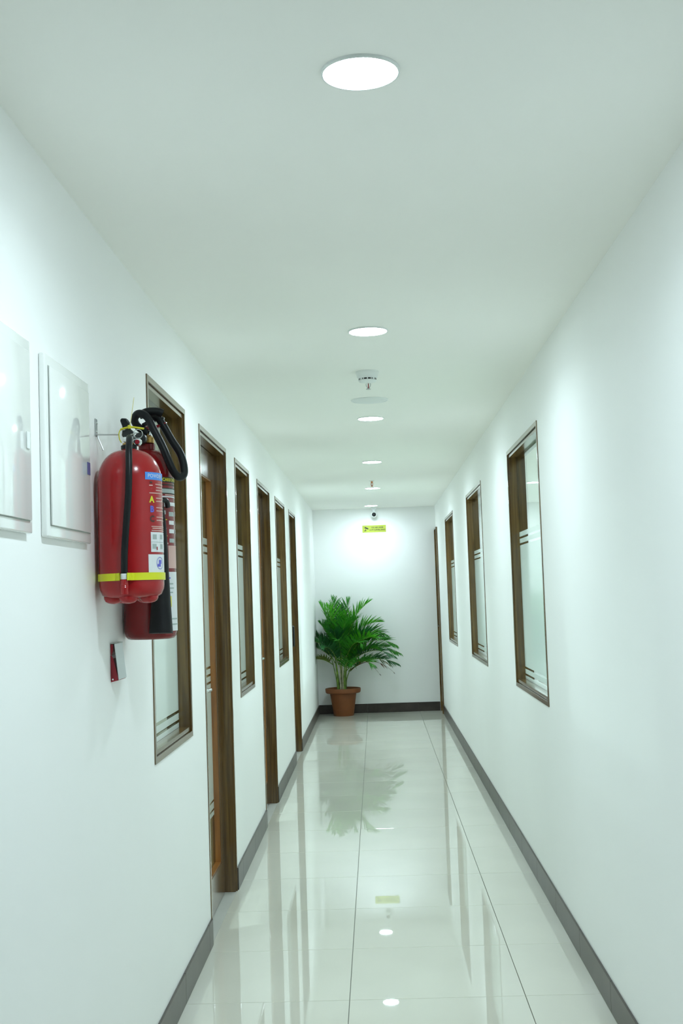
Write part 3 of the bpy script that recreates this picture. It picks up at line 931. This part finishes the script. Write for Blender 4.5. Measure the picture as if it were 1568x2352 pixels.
def clampv(p):
    q = Vector(p)
    q.x = max(q.x, XL - PX + .006)
    q.y = min(q.y, LEN - PY - .008)
    return q

def frond(p0, az, el, L, droop, lmax, mat, curl=0.0, n=24, start=.16, sparse=1.0, vlift=24):
    """one pinnate leaf: rachis plus two rows of narrow leaflets"""
    az, el = R(az), R(el)
    d = Vector((math.cos(az) * math.cos(el), math.sin(az) * math.cos(el), math.sin(el)))
    hor = Vector((math.cos(az), math.sin(az), 0))
    side = Vector((-math.sin(az), math.cos(az), 0))
    P0 = Vector(p0)
    def pos(t):
        return P0 + d * L * t + hor * (curl * L * t * t) + Vector((0, 0, -droop * L * t ** 2.2))
    mb = MB()
    pts = [clampv(pos(k / 14)) for k in range(15)]
    mb.tube(pts, [.0055 * (1 - .85 * k / 14) for k in range(15)], 6)
    nr = len(mb.f)
    v, f = [], []
    for k in range(n):
        t = start + (1 - start) * k / (n - 1)
        T = (pos(min(t + .02, 1.02)) - pos(t - .02)).normalized()
        Sd = (side - T * side.dot(T)).normalized()
        N = Sd.cross(T)
        if N.z < 0 and T.z > -.2:
            N = -N
        u = (t - start) / (1 - start)
        l = lmax * (.45 + .55 * math.sin(math.pi * min(1, u * .86 + .12))) * (1 - .45 * u ** 3)
        a = R(66 - 44 * u)
        for s in (-1, 1):
            if random.random() > sparse:
                continue
            a2 = a + R(random.uniform(-7, 7))
            vl = R(vlift + random.uniform(-10, 10))
            dr = (T * math.cos(a2) + (Sd * s * math.cos(vl) + N * math.sin(vl)) * math.sin(a2)).normalized()
            wv = dr.cross(N * math.cos(vl) - Sd * s * math.sin(vl)).normalized()
            ll_ = l * random.uniform(.86, 1.1)
            sag = random.uniform(.06, .26)
            w_ = .0082 * (.7 + .5 * (1 - u))
            B = pos(t)
            i0 = len(v)
            for q, ww in ((0, .35), (.25, 1), (.55, .95), (.82, .5), (1, .06)):
                c = B + dr * ll_ * q + Vector((0, 0, -sag * ll_ * q * q))
                v += [clampv(c + wv * w_ * ww), clampv(c - wv * w_ * ww)]
            f += [(i0 + 2 * j, i0 + 2 * j + 2, i0 + 2 * j + 3, i0 + 2 * j + 1) for j in range(4)]
    mb.add(v, f)
    me = mesh('frond', mb.v, mb.f)
    me.materials.append(M['cane' if mat != 'leaf_d' else 'leaf_d'])
    me.materials.append(M[mat])
    for i, p in enumerate(me.polygons):
        p.material_index = 0 if i < nr else 1
        p.use_smooth = True
    return link('frond', me, None, pp)

# canes: (foot x, foot y, top x, top y, top z, radius)
canes = [(-.055, -.02, -.075, -.04, .66, .013), (-.042, .02, -.10, .05, .80, .011), (-.022, -.03, -.030, -.06, .62, .013), (-.010, .01, -.020, .02, .86, .012),
         (.004, -.04, .000, -.09, .70, .012), (.012, .03, .05, .05, .78, .011), (.028, -.01, .060, -.03, .64, .013), (.034, .015, .125, .0, .60, .008),
         (-.060, .0, -.15, -.02, .78, .007), (.020, -.045, .035, -.11, .58, .010)]
for i, (a, b, c, d_, z, r_) in enumerate(canes):
    P = smooth_path([(a, b, .276), (a * .9 + c * .1, b * .9 + d_ * .1, .40), ((a + c) / 2, (b + d_) / 2, (z + .40) / 2), (c, d_, z)], 5)
    n_ = len(P)
    MB().tube(P, [r_ * (1 - .55 * k / (n_ - 1)) for k in range(n_)], 8).build('cane', 'cane' if i not in (2, 4) else 'cane_dry', pp, smooth=60)

F = [ # foot, azimuth, elevation, length, droop, leaflet length, material, curl
    # crown: rise steeply, then arch over
    ((-.02, .00, .66), 40, 84, .82, .20, .27, 'leaf_a', .10),
    ((.01, .00, .64), -10, 82, .90, .28, .28, 'leaf_b', .22),
    ((.02, .01, .62), -2, 72, .84, .44, .27, 'leaf_b', .20),
    ((-.06, -.01, .64), 165, 82, .82, .22, .26, 'leaf_b', .08),
    ((-.04, -.04, .62), -120, 83, .86, .26, .28, 'leaf_b', .12),
    ((-.05, -.02, .66), 120, 86, .80, .16, .26, 'leaf_a', .02),
    ((.00, -.05, .60), -78, 76, .76, .36, .27, 'leaf_a', .12),
    ((.02, -.04, .62), -50, 78, .78, .36, .27, 'leaf_a', .14),
    # right hand side, long arches
    ((.03, .00, .62), 4, 64, .84, .56, .25, 'leaf_a', .14),
    ((.05, -.01, .60), -10, 54, .82, .58, .23, 'leaf_a', .12),
    ((.05, .01, .58), 6, 46, .76, .58, .20, 'leaf_a', .12),
    ((.06, -.03, .56), -24, 44, .72, .54, .20, 'leaf_c', .10),
    ((.07, -.02, .50), -14, 38, .66, .50, .18, 'leaf_c', .10),
    ((.05, .03, .62), 22, 58, .74, .50, .21, 'leaf_c', .10),
    # left hand side, pressed against the wall
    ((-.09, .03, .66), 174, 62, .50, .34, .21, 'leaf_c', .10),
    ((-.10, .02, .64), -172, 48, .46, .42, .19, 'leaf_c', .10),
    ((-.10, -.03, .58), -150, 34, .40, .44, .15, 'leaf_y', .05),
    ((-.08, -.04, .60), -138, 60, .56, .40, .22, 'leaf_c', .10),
    # towards the corridor
    ((.00, -.06, .60), -95, 62, .64, .46, .25, 'leaf_a', .10),
    ((.03, -.06, .58), -62, 58, .70, .50, .24, 'leaf_a', .12),
    ((.05, -.04, .58), -36, 62, .74, .48, .25, 'leaf_b', .12),
    ((-.04, -.06, .58), -112, 54, .58, .46, .22, 'leaf_c', .10),
    ((.04, -.06, .50), -46, 40, .56, .50, .20, 'leaf_a', .10),
    ((.02, -.06, .50), -74, 46, .48, .50, .21, 'leaf_a', .10),
    # inner and rear leaves
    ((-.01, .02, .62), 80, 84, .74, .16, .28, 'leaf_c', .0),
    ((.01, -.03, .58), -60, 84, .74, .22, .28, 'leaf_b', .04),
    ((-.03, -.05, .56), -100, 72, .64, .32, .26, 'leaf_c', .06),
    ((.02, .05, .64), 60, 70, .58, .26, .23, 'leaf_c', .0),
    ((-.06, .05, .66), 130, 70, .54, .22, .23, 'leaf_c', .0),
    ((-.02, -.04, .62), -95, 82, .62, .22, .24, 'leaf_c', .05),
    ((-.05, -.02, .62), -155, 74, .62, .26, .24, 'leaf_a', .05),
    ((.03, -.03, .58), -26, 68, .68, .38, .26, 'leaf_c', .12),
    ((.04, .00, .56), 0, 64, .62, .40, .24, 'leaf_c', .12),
    ((.06, -.04, .54), -30, 54, .60, .46, .22, 'leaf_a', .12),
]
for a in F:
    frond(*a, vlift=36)
frond((.09, -.02, .50), -8, 44, .66, .62, .12, 'leaf_y', n=16, sparse=.55)
frond((.10, -.04, .52), -14, 34, .60, .62, .10, 'leaf_d', n=12, sparse=.5)
frond((.10, -.08, .62), -20, 18, .36, .72, .10, 'leaf_d', n=12, sparse=.7, vlift=-20)
